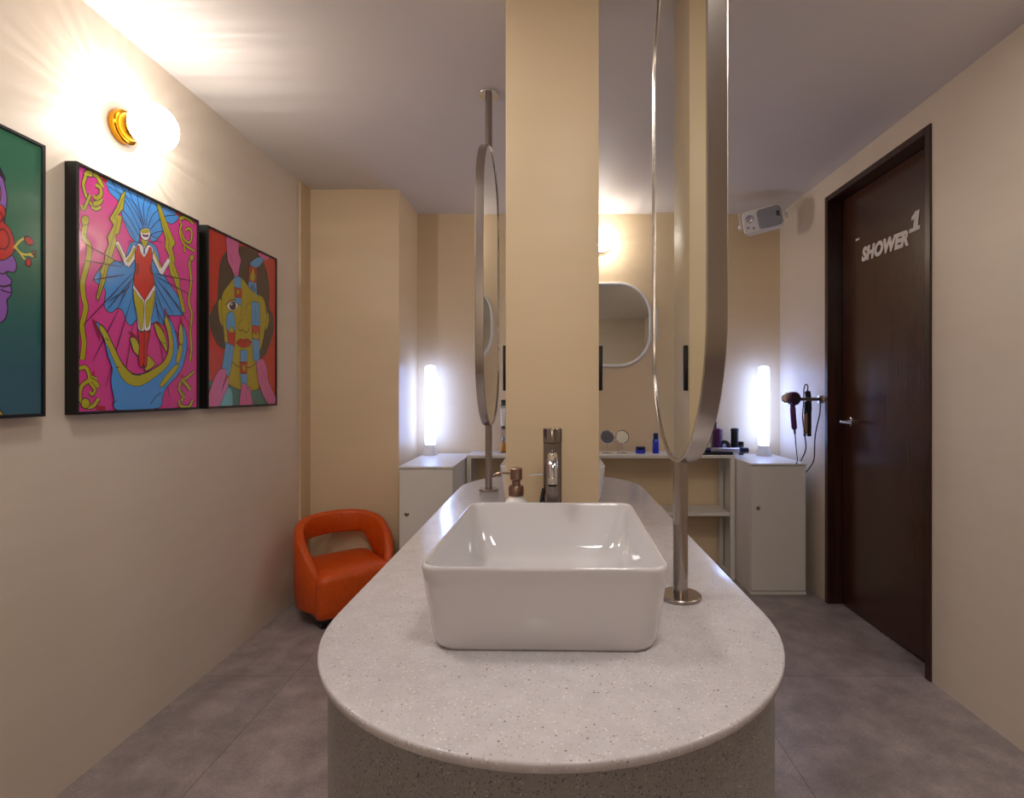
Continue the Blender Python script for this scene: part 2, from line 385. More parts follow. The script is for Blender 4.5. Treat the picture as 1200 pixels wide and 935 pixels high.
# ================================================================== GLOBE WALL LAMPS
def globe_lamp(label, loc, rotz, power):
    # local: wall is plane y=0, lamp sticks out to -y
    t = thing('globe_wall_lamp', label, 'wall lamp', loc, (0,0,rotz), 'globe wall lamps')
    b = nb(); lathe(b, [(.001,0),(.052,0),(.054,-.002),(.054,-.020),(.050,-.024),(.044,-.025),(.042,-.045),(.040,-.05),(.001,-.05)], (0,0,0), 'Y', 40); obj('brass_mount', b, m_brass, t, local=True)
    r = .074; prof = []
    for i in range(2, 25):
        a = PI*i/25; prof.append((r*math.sin(a), -.108+.067*math.cos(a)))
    prof = [(.036,-.045)] + prof + [(.001,-.175)]
    b = nb(); n = 72; loops = []
    for (rr, h) in prof:
        loops.append([Vector(((rr*(1+.018*math.cos(12*2*PI*i/n*2)))*math.cos(2*PI*i/n), h, (rr*(1+.018*math.cos(12*2*PI*i/n*2)))*math.sin(2*PI*i/n))) for i in range(n)])
    loft(b, loops, False, True); obj('glass_globe', b, m_globe, t, local=True)
    ld = bpy.data.lights.new('bulb', 'POINT'); ld.energy = power; ld.color = (1,.93,.86); ld.shadow_soft_size = .004
    lo = bpy.data.objects.new('bulb', ld); COL.objects.link(lo); lo.parent = t; lo.location = (0,-.10,0)
    return t
globe_lamp('glowing ribbed glass globe lamp on brass mount above the framed pictures', (XL, 1.735, 2.02), PI/2, 9)
globe_lamp('glowing globe lamp on the back wall above the white-framed mirror', (.318, YB, 2.125), 0, 5)
globe_lamp('unseen globe wall lamp added behind the viewer as fill light', (-.25, YF, 1.95), PI, 9)  # out of view, added to light the column front from behind the camera

m_diff = mat('fill light diffuser', (255,255,255), .4, emit=(252,246,240), estr=22.5)
t = thing('added_ceiling_light', 'unseen round flush ceiling light added over the island as fill light', 'ceiling light', (.20,.30,CEIL-.031), (0,0,0), 'added ceiling fill lights')  # out-of-view fixture, added to brighten the column front, counter and floor
b = nb(); lathe(b, [(.17,.031),(.175,.027),(.175,.007),(.165,.003),(.160,.005)], (0,0,0), n=40); obj('rim', b, m_white, t, local=True)
b = nb(); lathe(b, [(.159,.011),(.159,.004),(.12,.001),(.001,.0)], (0,0,0), n=40); obj('diffuser', b, m_diff, t, local=True)
for x, y, lb in ((-.75,.98,'unseen round flush ceiling light added over the left aisle as fill light'), (1.24,.98,'unseen round flush ceiling light added over the right aisle as fill light')):  # two more added out of view, general fill for the walls and floor
    c = copy_tree(t); c.location = (x, y, CEIL-.031); c['label'] = lb

# ================================================================== PICTURES
PX = XL + .032                                # plane of the prints
def px2(p):                                    # picture point -> (Y, z) on the print plane
    Y = -PX*F/(VX-p[0]); return (Y, CH-(p[1]-VY)*Y/F)
class Print:
    def __init__(s, ox, oy, sc, y0, y1, z0, z1):
        s.o = (ox, oy, sc); s.b = (y0, y1, z0, z1); s.bm = nb(); s.mats = []; s.keys = {}; s.layer = 0
    def mi(s, c):
        if c not in s.keys:
            s.keys[c] = len(s.mats); m = mat('print ink', c, .22, coat=.7); nodes(m)[2].inputs['Coat Roughness'].default_value = .03; s.mats.append(m)
        return s.keys[c]
    def P(s, p):
        ox, oy, sc = s.o; Y, z = px2((ox+p[0]/sc, oy+p[1]/sc)); y0, y1, z0, z1 = s.b
        return (min(max(Y, y0), y1), min(max(z, z0), z1))
    def x(s): s.layer += 1; return PX + .000015*s.layer
    def raw(s, pts, c):
        x = s.x(); P = [Vector((x, a, b)) for a, b in pts]
        V = [s.bm.verts.new(p) for p in P]
        for tri in geometry.tessellate_polygon([P]):
            a, b2, c2 = (V[i] for i in tri)
            if (b2.co-a.co).cross(c2.co-a.co).length < 1e-9: continue
            try: f = s.bm.faces.new((a, b2, c2))
            except ValueError: continue
            f.normal_update()
            if f.normal.x < 0: f.normal_flip()
            f.material_index = s.mi(c)
    def fill(s, pts, c, smooth=True, line=1.2, lc=(30,24,50)):
        q = [tuple(v)[:2] for v in crom([(p[0], p[1], 0) for p in pts], 6, True)] if smooth else list(pts)
        s.raw([s.P(p) for p in q], c)
        if line: s.stroke(q+[q[0]], lc, line, False)
    def stroke(s, pts, c, w=1.2, smooth=True, taper=False):
        q = [tuple(v)[:2] for v in crom([(p[0], p[1], 0) for p in pts], 6)] if smooth and len(pts) > 2 else list(pts)
        q = [(q[0][0]+(q[1][0]-q[0][0])*i/6, q[0][1]+(q[1][1]-q[0][1])*i/6) for i in range(7)] if taper and len(q) == 2 else q
        P = [Vector(s.P(p)) for p in q]; P = [p for i, p in enumerate(P) if i == 0 or (p-P[i-1]).length > 1e-5]
        if len(P) < 2: return
        x = s.x(); wm = w*.0011*(2.83/s.o[2]); prev = None; y0, y1, z0, z1 = s.b
        for i, p in enumerate(P):
            d = (P[min(i+1, len(P)-1)]-P[max(i-1, 0)]);
            if d.length < 1e-9: continue
            d.normalize(); n = Vector((-d.y, d.x)); ww = wm*((.35+.65*math.sin(PI*i/(len(P)-1))) if taper else 1)
            A, B = p+n*ww, p-n*ww
            cl = lambda q: Vector((x, min(max(q.x, y0), y1), min(max(q.y, z0), z1)))
            cur = (s.bm.verts.new(cl(A)), s.bm.verts.new(cl(B)))
            if prev:
                try:
                    f = s.bm.faces.new((prev[0], prev[1], cur[1], cur[0])); f.normal_update()
                    if f.normal.x < 0: f.normal_flip()
                    f.material_index = s.mi(c)
                except ValueError: pass
            prev = cur
    def blob(s, x, y, rx, ry, c, line=1):
        s.fill([(x+rx*math.cos(2*PI*i/12), y+ry*math.sin(2*PI*i/12)) for i in range(12)], c, True, line)
    def rope(s, pts, c, w, lc=(60,60,20)):
        s.stroke(pts, lc, w+2.2); s.stroke(pts, c, w)
ZP0, ZP1 = 1.085, 1.822
def picture(label, y0, y1, draw, org):
    t = thing('framed_print', label, 'picture', (XL, (y0+y1)/2, ZP0), (0,0,0), 'framed prints on the left wall')
    x0, x1 = XL, XL+.036; fw = .009; b = nb()
    for q in ((y0, y0+fw, ZP0, ZP1), (y1-fw, y1, ZP0, ZP1), (y0+fw, y1-fw, ZP0, ZP0+fw), (y0+fw, y1-fw, ZP1-fw, ZP1)): box(b, x0, x1, *q, .001, 1)
    obj('picture_frame', b, m_frame, t)
    p = Print(*org, y0+fw-.001, y1-fw+.001, ZP0+fw-.001, ZP1-fw+.001)
    draw(p)
    box(p.bm, XL+.004, PX-.0003, y0+fw-.002, y1-fw+.002, ZP0+fw-.002, ZP1-fw+.002, mi=p.mi((40,30,40)))
    obj('print', p.bm, p.mats, t, smooth=False)
    return t
OL = (178,168,34); BL = (66,146,222); PK = (212,54,146); RD = (200,36,34); WH = (228,222,226); DK = (36,26,56); NV=(60,20,60)
def rect_bg(p, c):
    y0, y1, z0, z1 = p.b; p.raw([(y0,z0),(y1,z0),(y1,z1),(y0,z1)], c)
def draw2(p):
    rect_bg(p, PK)
    # cape
    p.fill([(243,322),(225,345),(212,385),(160,385),(122,425),(116,452),(150,478),(148,520),(152,545),(172,556),(190,542),(208,550),(222,586),(240,597),(275,560),(300,594),(322,586),(343,597),(352,570),(378,566),(410,562),(402,520),(372,470),(352,440),(335,400),(325,350),(303,325)], BL)
    # hair
    p.fill([(150,98),(200,122),(260,150),(330,182),(398,216),(392,246),(372,262),(356,258),(340,290),(318,318),(302,318),(299,292),(284,274),(268,288),(262,320),(245,316),(228,290),(216,262),(206,232),(202,206),(190,182),(168,160),(158,140),(152,120)], BL)
    for q in ([(170,112),(190,150),(225,180),(262,240),(276,276)], [(200,128),(218,165),(250,200),(274,268)], [(225,140),(240,180),(262,215),(279,270)], [(255,152),(262,200),(280,265)],
              [(285,165),(277,210),(284,265)], [(312,178),(292,220),(288,268)], [(350,200),(310,230),(292,275)], [(385,232),(340,240),(300,280)], [(160,135),(205,170),(240,225),(268,285)], [(205,210),(235,250),(262,300)], [(345,285),(318,290),(300,300)], [(215,250),(240,290),(250,312)]):
        p.stroke(q, DK, 1.1)
    for q in ([(300,322),(322,318),(340,324)], [(240,316),(225,322)], [(300,300),(330,312)]): p.stroke(q, DK, .9)
    # side scrolls
    p.rope([(88,250),(80,300),(97,335),(93,385),(76,455),(79,505),(86,540),(74,600),(80,655),(74,712)], OL, 7)
    p.blob(84,250,13,16,OL)
    p.rope([(440,372),(430,395),(436,450),(428,520),(438,560),(433,620),(437,670),(432,716)], OL, 4.5); p.blob(438,374,7,10,OL)
    # corners
    RDm = (176,24,50)
    p.stroke([(120,98),(140,108),(157,118)], RDm, 8); p.rope([(92,92),(120,100),(136,125),(142,140)], OL, 6); p.fill([(78,100),(86,84),(100,82),(110,92),(106,106),(92,104),(84,110)], OL)
    p.rope([(86,104),(78,130),(86,165),(100,190),(112,206)], OL, 4); p.rope([(100,165),(90,190),(78,214),(72,200)], OL, 3.5); p.rope([(112,196),(130,190),(138,176)], OL, 6)
    p.rope([(118,132),(134,142),(136,165),(122,176),(112,168)], OL, 5); p.rope([(105,205),(120,212),(135,205)], OL, 4)
    p.stroke([(384,222),(400,232)], RDm, 8); p.rope([(398,244),(415,240),(436,254),(440,262)], OL, 5); p.rope([(400,252),(402,280),(412,312),(432,322),(438,290),(428,276),(418,282)], OL, 3.6)
    p.rope([(404,262),(398,290),(410,325),(428,340),(446,352)], OL, 3.6); p.rope([(415,330),(412,345),(418,356)], OL, 3)
    p.rope([(60,742),(84,738),(96,758),(96,780),(72,800),(66,838),(84,866),(110,866),(128,842)], OL, 5); p.fill([(72,848),(82,840),(96,846),(100,862),(88,874),(72,868)], OL)
    p.rope([(96,780),(118,792),(124,806)], OL, 8); p.rope([(100,790),(116,812),(106,828),(100,818)], OL, 4); p.rope([(104,768),(122,776)], OL, 3); p.stroke([(108,758),(114,760)], RDm, 7)
    p.stroke([(122,872),(150,874)], RDm, 6)
    p.rope([(444,752),(424,770),(402,786),(396,812),(410,830),(402,850)], OL, 4); p.rope([(404,776),(424,800),(432,812)], OL, 6); p.rope([(394,848),(402,866),(428,868),(440,846)], OL, 5); p.rope([(416,838),(404,828),(398,820)], OL, 3)
    p.stroke([(404,764),(408,772)], RDm, 6); p.stroke([(384,872),(400,874)], RDm, 4)
    # lightning bolts
    p.fill([(217,150),(210,212),(192,232),(206,240),(196,292),(184,300),(188,322),(172,372),(180,384),(160,402),(150,452),(126,518),(120,504),(138,430),(132,420),(148,384),(152,352),(162,330),(158,304),(178,264),(164,244),(188,204),(204,164)], OL, False, 1.4, (70,70,10))
    p.stroke([(210,170),(194,214),(180,240),(190,252),(172,320),(156,384),(140,450),(126,500)], (110,100,20), 1)
    p.fill([(322,188),(332,198),(348,240),(366,286),(383,326),(372,342),(382,380),(378,392),(396,440),(398,470),(412,530),(416,560),(404,548),(392,492),(376,440),(366,430),(362,402),(356,392),(362,366),(348,340),(350,310),(338,268),(328,225),(322,200)], OL, False, 1.4, (70,70,10))
    p.stroke([(328,205),(346,270),(362,320),(360,340),(372,380),(374,410),(388,450),(408,540)], (110,100,20), 1)
    # arms
    for w, c in ((15, DK), (12.5, WH)):
        p.stroke([(252,340),(240,368),(220,396)], c, w*.9, False); p.stroke([(222,398),(206,360),(188,322)], c, w*.55, False)
        p.stroke([(300,345),(318,382),(338,424)], c, w*.75, False); p.stroke([(336,426),(348,402),(362,380)], c, w*.55, False)
    p.stroke([(248,342),(238,366),(222,388)], OL, 5); p.stroke([(212,380),(200,352),(190,328)], OL, 3); p.stroke([(308,350),(322,380),(334,408)], OL, 4)
    # body
    p.fill([(252,334),(262,326),(272,330),(290,330),(302,334),(308,345),(306,372),(303,400),(311,440),(316,480),(312,530),(303,575),(297,614),(262,614),(255,570),(243,505),(243,450),(250,400),(248,370)], WH)
    p.fill([(244,478),(262,505),(277,525),(274,606),(264,606),(256,562),(246,520)], OL, True, .6); p.fill([(313,482),(298,508),(284,528),(285,600),(293,600),(303,560),(311,520)], OL, True, .6)
    p.fill([(256,332),(262,335),(266,355),(279,374),(291,356),(296,340),(302,338),(307,370),(303,400),(311,440),(313,464),(296,490),(280,517),(262,490),(245,465),(245,440),(251,400),(248,368)], RD, False, 1)
    p.fill([(253,392),(261,398),(261,424),(252,432)], (150,28,34), True, 0); p.fill([(304,394),(297,402),(298,422),(306,430)], (150,28,34), True, 0)
    p.stroke([(280,517),(279,560),(279,612)], DK, 1)
    p.fill([(271,308),(290,312),(290,332),(281,338),(270,330)], OL, True, .6)
    p.fill([(266,284),(276,276),(294,278),(299,298),(292,314),(280,316),(268,304)], WH); p.fill([(272,280),(292,280),(294,292),(270,292)], OL, True, 0)
    p.stroke([(273,298),(284,302),(293,299)], (110,20,90), 3); p.stroke([(279,342),(279,362)], (30,70,130), 3)
    p.stroke([(270,320),(280,344),(292,322)], (30,70,130), 1.4)
    # rays and cape folds
    for q in ([(76,324),(215,400)], [(76,382),(205,404)], [(238,428),(74,600)], [(215,430),(105,448)], [(242,440),(152,552)], [(232,470),(160,520)], [(194,545),(108,718)], [(236,510),(150,804)], [(243,590),(203,840)],
              [(300,424),(444,452)], [(312,432),(430,496)], [(316,440),(400,545)], [(310,450),(375,560)], [(316,480),(350,575)], [(322,600),(364,842)], [(312,520),(400,722)], [(350,572),(436,690)], [(345,470),(436,605)], [(235,452),(188,545)], [(315,500),(330,590)]):
        p.stroke(q, NV, 1.5, False, True)
    # big hand
    for q in ([(232,640),(248,640),(262,664),(262,700),(244,684),(236,660)], [(285,700),(300,706),(314,728),(290,748),(280,742)], [(312,592),(330,602),(350,640),(354,688),(338,660),(322,632)]): p.fill(q, OL)
    p.fill([(118,588),(132,594),(150,612),(178,668),(205,722),(238,756),(275,758),(318,738),(348,712),(362,672),(360,630),(346,580),(352,558),(368,582),(384,628),(390,680),(384,706),(392,700),(396,650),(394,610),(400,590),(410,600),(420,640),(418,690),(398,752),(352,806),(340,836),(322,874),(190,880),(178,838),(168,786),(172,742),(158,700),(146,650),(130,618)], BL)
    p.fill([(130,596),(150,614),(178,670),(205,724),(238,758),(275,760),(318,738),(346,714),(360,676),(358,632),(346,582),(352,570),(366,602),(374,650),(372,700),(352,738),(312,772),(270,798),(238,798),(210,780),(188,740),(162,680),(144,640),(130,610)], OL, True, .8)
    p.fill([(398,592),(404,604),(408,640),(404,666),(394,650),(394,612)], OL, True, .8); p.fill([(396,662),(406,672),(398,712),(386,726),(386,700)], OL, True, .8); p.fill([(384,728),(392,738),(352,790),(334,804),(332,792),(352,762)], OL, True, .8)
    for q in ([(184,738),(196,736)], [(236,760),(262,764),(282,752)], [(300,858),(320,832),(336,822)], [(172,858),(186,850)], [(150,640),(160,650)], [(340,655),(350,660)]): p.stroke(q, DK, 1)
    for q in ([(108,578),(118,600),(132,648)], [(346,540),(352,560),(366,584)], [(400,568),(402,586),(410,606)], [(312,588),(326,596),(346,620)], [(228,618),(240,628),(256,642)]): p.stroke(q, (150,16,40), 4, True, True)
    # boots
    p.fill([(258,616),(270,622),(280,614),(290,622),(298,612),(294,640),(288,672),(288,706),(286,732),(280,738),(276,726),(270,738),(263,732),(260,700),(262,664)], RD); p.stroke([(279,622),(278,680),(278,726)], DK, 1)
def draw3(p):
    rect_bg(p, (196,32,26)); HB = (66,46,40); FO = (176,158,22); TE = (52,118,112); PK3 = (212,98,160); BL3 = (84,158,214); RD3=(188,28,24)
    p.fill([(200,156),(240,146),(290,162),(325,200),(350,270),(358,340),(356,410),(374,450),(374,520),(352,590),(335,626),(300,630),(220,600),(150,590),(122,560),(102,510),(94,456),(112,410),(128,380),(134,300),(142,220),(165,172)], HB)
    p.fill([(92,730),(150,770),(180,742),(240,776),(306,772),(350,778),(388,825),(388,860),(85,870),(85,760)], TE); p.fill([(150,770),(186,768),(196,800),(190,862),(140,862)], (98,176,190), True, 0)
    p.fill([(134,386),(146,378),(152,430),(156,490),(142,478),(134,430)], FO); p.fill([(346,440),(352,436),(356,470),(344,512),(340,480)], FO)
    p.fill([(206,282),(180,312),(156,344),(148,380),(150,450),(158,520),(164,575),(182,610),(186,690),(176,742),(206,764),(245,776),(290,774),(312,762),(306,700),(300,640),(322,585),(336,520),(345,450),(338,390),(325,365),(296,350),(268,322),(238,286)], FO)
    p.stroke([(186,640),(215,668),(250,678),(285,668),(306,645)], HB, 2); p.stroke([(236,330),(236,400),(232,450)], HB, 1.4)
    p.stroke([(222,502),(230,516),(240,510),(252,522),(264,516),(268,498)], HB, 1.8); p.stroke([(240,460),(220,490),(222,505)], HB, 1.2); p.stroke([(262,460),(270,490)], HB, 1.2); p.stroke([(255,420),(262,400),(276,395)], HB, 1.2)
    p.fill([(212,566),(226,552),(238,550),(245,554),(254,549),(266,552),(280,566),(262,584),(245,588),(228,583)], RD3); p.stroke([(212,566),(235,564),(246,568),(258,564),(280,566)], (100,10,16), 1.4)
    p.fill([(172,406),(184,388),(202,384),(220,402),(208,422),(188,426)], (225,220,220)); p.blob(197,405,14,18,(38,24,40)); p.blob(192,398,4,5,(225,220,220),0)
    p.stroke([(166,402),(180,384),(200,378),(220,394)], HB, 2)
    # film strips
    p.fill([(202,270),(232,280),(234,335),(204,325)], BL3, False); p.fill([(204,322),(236,332),(234,372),(206,366)], RD3, False); p.fill([(206,366),(234,372),(232,405),(208,390)], BL3, False); p.blob(220,345,6,12,FO)
    p.fill([(268,226),(302,236),(300,305),(266,296)], RD3, False); p.fill([(266,296),(300,305),(302,362),(286,340),(264,322)], BL3, False); p.fill([(274,290),(276,262),(286,240),(294,275),(290,296)], FO, True, 1); p.fill([(272,330),(280,312),(292,316),(296,345)], (60,120,180), True, .6)
    p.fill([(272,222),(292,200),(322,190),(334,200),(318,226),(296,238)], BL3)
    p.fill([(280,384),(312,392),(316,440),(316,495),(280,490)], BL3, False); p.fill([(281,490),(316,495),(312,556),(282,548)], RD3, False); p.fill([(284,545),(288,518),(298,530),(306,512),(310,548)], FO, True, 1)
    p.fill([(282,548),(314,556),(314,640),(306,660),(286,640)], BL3, False); p.stroke([(296,400),(298,480)], (50,96,160), 2)
    p.fill([(170,452),(182,434),(202,440),(206,520),(172,516)], BL3); p.fill([(172,514),(208,512),(206,582),(178,578)], RD3, False); p.fill([(180,520),(188,492),(200,512),(204,520)], FO, True, 1)
    p.fill([(166,564),(202,582),(196,640),(180,714),(148,690),(156,630)], BL3, False); p.stroke([(184,580),(172,690)], (50,96,160), 1.5)
    p.fill([(230,598),(262,600),(260,650),(230,650)], BL3, False); p.fill([(229,650),(260,650),(258,702),(229,702)], RD3, False); p.fill([(240,690),(240,655),(248,670),(252,655),(252,692)], FO, True, 1); p.fill([(230,702),(258,704),(262,770),(234,770)], BL3, False)
    # hands
    p.fill([(170,100),(220,118),(222,170),(232,205),(226,235),(220,272),(206,276),(190,240),(174,205),(170,150)], PK3); p.stroke([(182,180),(190,185),(186,200),(198,215)], (150,40,110), 1.4); p.stroke([(206,262),(220,258)], (150,40,110), 1.2)
    p.fill([(306,176),(332,170),(362,184),(340,208),(322,196)], PK3)
    p.fill([(138,686),(160,682),(168,700),(150,770),(172,720),(178,746),(156,800),(128,862),(85,862),(90,800),(112,730)], PK3); p.stroke([(150,700),(140,740),(128,770)], (150,40,110), 1.4); p.stroke([(160,730),(148,790)], (150,40,110), 1.4)
    p.fill([(300,656),(312,640),(330,640),(346,680),(352,730),(366,770),(388,812),(388,850),(356,840),(330,800),(312,750),(304,710)], PK3); p.stroke([(316,660),(328,700),(322,740)], (150,40,110), 1.4); p.stroke([(336,690),(344,740)], (150,40,110), 1.4)
    p.fill([(232,770),(242,744),(254,748),(262,770),(270,756),(276,790),(282,862),(228,862)], PK3); p.stroke([(254,770),(256,830)], (150,40,110), 1.4)
def draw1(p):
    rect_bg(p, (44,112,84))
    N, L, bs = nodes(p.mats[0]); tc = N.new('ShaderNodeTexCoord'); sp = N.new('ShaderNodeSeparateXYZ'); cr = N.new('ShaderNodeValToRGB')
    L.new(tc.outputs['Generated'], sp.inputs[0]); L.new(sp.outputs['Z'], cr.inputs[0]); L.new(cr.outputs[0], bs.inputs['Base Color'])
    cr.color_ramp.elements[0].position = .15; cr.color_ramp.elements[0].color = lin((34,92,112)); cr.color_ramp.elements[1].position = .6; cr.color_ramp.elements[1].color = lin((44,112,84))
    PU = (146,92,184); PK1=(230,96,140)
    p.fill([(-560,60),(-420,20),(-250,20),(-120,60),(-30,120),(6,176),(10,205),(-60,240),(-300,500),(-540,760),(-620,700),(-620,200)], (34,26,30))
    p.fill([(-300,860),(-150,700),(-60,740),(-8,850),(24,895),(-20,900),(-300,905)], (214,180,60))
    p.fill([(-200,180),(-60,150),(0,185),(14,215),(20,255),(16,295),(14,330),(28,395),(46,436),(46,458),(36,466),(22,462),(20,472),(33,488),(31,506),(34,524),(26,538),(20,546),(22,572),(14,600),(-10,614),(-60,622),(-120,700),(-300,720),(-420,600),(-380,380)], PU)
    p.fill([(-120,165),(-70,150),(-20,180),(2,230),(-10,280),(-60,290),(-120,240)], PK1)
    p.fill([(-70,300),(-30,268),(6,272),(16,296),(10,318),(30,342),(43,384),(38,408),(22,424),(4,430),(-30,426),(-70,400),(-90,350)], (200,40,36))
    p.stroke([(-10,350),(8,340),(22,356),(26,380),(14,398),(-4,394)], (110,14,22), 1.6); p.stroke([(0,290),(8,310),(-6,326)], (110,14,22), 1.4); p.stroke([(-30,330),(-40,370),(-20,400)], (110,14,22), 1.4)
    p.stroke([(22,462),(8,470),(0,466)], DK, 1.4); p.stroke([(33,500),(14,506),(0,504)], DK, 1.8); p.stroke([(34,524),(14,520),(2,514)], DK, 1.4)
    YL = (212,196,70)
    p.stroke([(40,396),(52,380),(68,368),(80,372)], YL, 2); p.stroke([(44,392),(60,410),(80,414),(100,408)], YL, 2); p.stroke([(58,408),(68,424),(78,430)], YL, 2); p.stroke([(82,414),(96,420)], YL, 1.6)
    p.fill([(70,366),(82,362),(96,376),(92,386),(78,384)], (190,34,36)); p.fill([(74,430),(84,424),(90,436),(86,448),(74,444)], (190,34,36)); p.blob(97,408,6,5,(110,60,60)); p.blob(101,418,4,4,(110,60,60))
picture('framed print of a red-suited woman over a giant blue hand on pink', 1.533, 2.067, draw2, (70,170,2.833))
picture('framed print of a yellow face held by pink hands on red', 2.118, 2.655, draw3, (220,250,3.74))
picture('framed green print with a purple face in profile and red flower', .906, 1.440, draw1, (0,130,2.46))

# ================================================================== VANITY FURNITURE
def cabinet(label, x0, x1, y0, y1, H, lockx):
    t = thing('metal_cabinet', label, 'cabinet', ((x0+x1)/2, (y0+y1)/2, 0), (0,0,0), 'white metal cabinets')
    obj('body', box(nb(), x0, x1, y0+.018, y1, .0, H-.012, .001, 1), m_whm, t)
    obj('cabinet_top', box(nb(), x0-.002, x1+.002, y0-.002, y1, H-.012, H, .0015, 1), m_whm, t)
    d = obj('door', box(nb(), x0+.004, x1-.003, y0, y0+.0175, .022, H-.016, .0015, 1), m_whm, t)
    obj('plinth', box(nb(), x0-.001, x1+.001, y0+.001, y0+.0178, 0, .018, .001, 1), m_whm, t)
    b = nb(); lathe(b, [(.011,0),(.011,-.004),(.008,-.006),(.004,-.009),(.001,-.009)], (lockx, y0, H*.66), 'Y', 20)
    k = obj('lock', b, m_bronze, d); k['label'] = 'small round bronze lock'
cabinet('white metal cabinet on the right, below the hairdryer holder', 1.135, 1.450, 3.008, 3.47, .747, 1.175)
cabinet('white metal cabinet on the left beside the cream alcove wall', -.823, -.528, 2.85, 3.47, .752, -.778)
vt = thing('vanity_table', 'long shallow white vanity table between the two cabinets', 'table', (.3, 3.37, 0))
VZ = .765; vy0, vy1, vx0, vx1 = 3.25, 3.49, -.520, 1.130
obj('tabletop', box(nb(), vx0, vx1, vy0, vy1, VZ-.018, VZ, .001, 1), m_whm, vt)
obj('shelf', box(nb(), vx0+.03, vx1-.03, vy0+.008, vy1-.008, .39, .41, .001, 1), m_whm, vt)
for xa in (vx0, vx1-.028):
    b = nb()
    for q in ((vy0, vy0+.022, 0, VZ-.018), (vy1-.022, vy1, 0, VZ-.018), (vy0+.022, vy1-.022, 0, .022), (vy0+.022, vy1-.022, VZ-.04, VZ-.018)): box(b, xa, xa+.028, *q, .001, 1)
    obj('side_frame', b, m_whm, vt)

# wall mirror with white frame
wm = thing('wall_mirror', 'wide rounded mirror in a white frame on the back wall', 'mirror', (.303, YB, 1.32))
def wrect(w, h, r, y, cx=.303, cz=1.595+.002):
    return [Vector((p.x+cx, y, p.y+cz)) for p in rrect(w, h, r, 0, n=16)]
WW, WH_, RR = .715, .556, .22
b = nb(); loft(b, [wrect(WW,WH_,RR,YB), wrect(WW,WH_,RR,YB-.020), wrect(WW-.004,WH_-.004,RR-.002,YB-.022), wrect(WW-.028,WH_-.028,RR-.014,YB-.022), wrect(WW-.032,WH_-.032,RR-.016,YB-.020), wrect(WW-.032,WH_-.032,RR-.016,YB-.006)], True, True)
obj('mirror_frame', b, m_white, wm, angle=50)
b = nb(); loft(b, [wrect(WW-.031,WH_-.031,RR-.016,YB-.008), wrect(WW-.031,WH_-.031,RR-.016,YB-.012)]); obj('mirror_glass', b, m_mirror, wm, smooth=False)

# vanity tube lamps
def tube_lamp(label, x, y, z, bulge):
    t = thing('vanity_lamp', label, 'lamp', (x, y, z), (0,0,0), 'tall vanity lamps')
    b = nb(); lathe(b, [(.046,0),(.047,.003),(.046,.010),(.038,.035),(.033,.06),(.031,.065)], (x,y,z), n=36); obj('base', b, m_white, t)
    b = nb(); lathe(b, [(.031,.065),(.033,.08),(.034,.10),(.034,.55),(.032,.562),(.026,.570),(.010,.573),(.001,.5732)], (x,y,z), n=36); obj('light_tube', b, m_ledtube, t)
    for i in range(5):
        b = nb(); pr = [(.030*math.sin(PI*q/12)+.0003, -.030*math.cos(PI*q/12)) for q in range(13)]
        lathe(b, pr, (x+bulge*.013, y-.010, z+.12+i*.098), n=24); obj('bulb', b, m_led, t)
tube_lamp('bright white tube lamp standing on the left cabinet', -.775, 3.39, .752, 1)
tube_lamp('bright white tube lamp standing on the right cabinet', 1.362, 3.39, .747, -1)

# small round table mirrors
def small_mirror(label, x, y, yaw, pitch, dark):
    t = thing('table_mirror', label, 'mirror', (x,y,VZ), (0,0,yaw), 'small round mirrors on the vanity table')
    r = .040; zc = .103
    b = nb(); lathe(b, [(.034,0),(.035,.0015),(.030,.004),(.006,.006),(.0035,.010)], (0,0,0), n=32); obj('stand', b, m_chrome, t, local=True)
    b = nb(); tube(b, [(0,0,.006),(0,0,zc-r-.004)], .0028, 10, 2, smooth=False); obj('stem', b, m_chrome, t, local=True)
    M = Matrix.Translation((0,0,zc)) @ Matrix.Rotation(pitch, 4, 'X')
    b = nb(); lathe(b, [(.001,.004),(r-.002,.005),(r+.004,.004),(r+.006,0),(r+.004,-.004),(r,-.005),(r-.001,-.0025),(.001,-.0025)], (0,0,0), 'Y', 36); bmesh.ops.transform(b, matrix=M, verts=b.verts[:]); obj('ring', b, m_chrome, t, local=True)
    b = nb(); lathe(b, [(.001,-.0026),(r-.0015,-.0026),(r-.0015,-.0032),(.001,-.0034)], (0,0,0), 'Y', 36); bmesh.ops.transform(b, matrix=M, verts=b.verts[:]); obj('mirror_glass', b, m_mirror, t, local=True, smooth=False)
small_mirror('small round table mirror beside the column, with a dark reflection', .357, 3.37, math.radians(-14), math.radians(4), True)
small_mirror('small round table mirror left of the blue jar, with a beige reflection', .452, 3.37, math.radians(12), math.radians(-12), False)
# blue jar and bottle
jx = .567; t = thing('cream_jar', 'squat cobalt blue jar on the vanity table', 'jar', (jx,3.36,VZ))
b = nb(); lathe(b, [(.026,0),(.031,.002),(.032,.020),(.029,.024)], (jx,3.36,VZ)); obj('jar_body', b, m_blue, t)
b = nb(); lathe(b, [(.0285,.024),(.030,.0245),(.030,.040),(.0285,.042),(.001,.042)], (jx,3.36,VZ)); obj('lid', b, m_navy, t)
jx = .664; t = thing('lotion_bottle', 'slim cobalt blue bottle on the vanity table', 'bottle', (jx,3.36,VZ))
b = nb(); lathe(b, [(.018,0),(.0205,.002),(.0205,.085),(.016,.092)], (jx,3.36,VZ)); obj('bottle_body', b, m_blue, t)
b = nb(); lathe(b, [(.0155,.0925),(.0160,.093),(.0160,.126),(.015,.128),(.001,.128)], (jx,3.36,VZ)); obj('cap', b, m_navy, t)

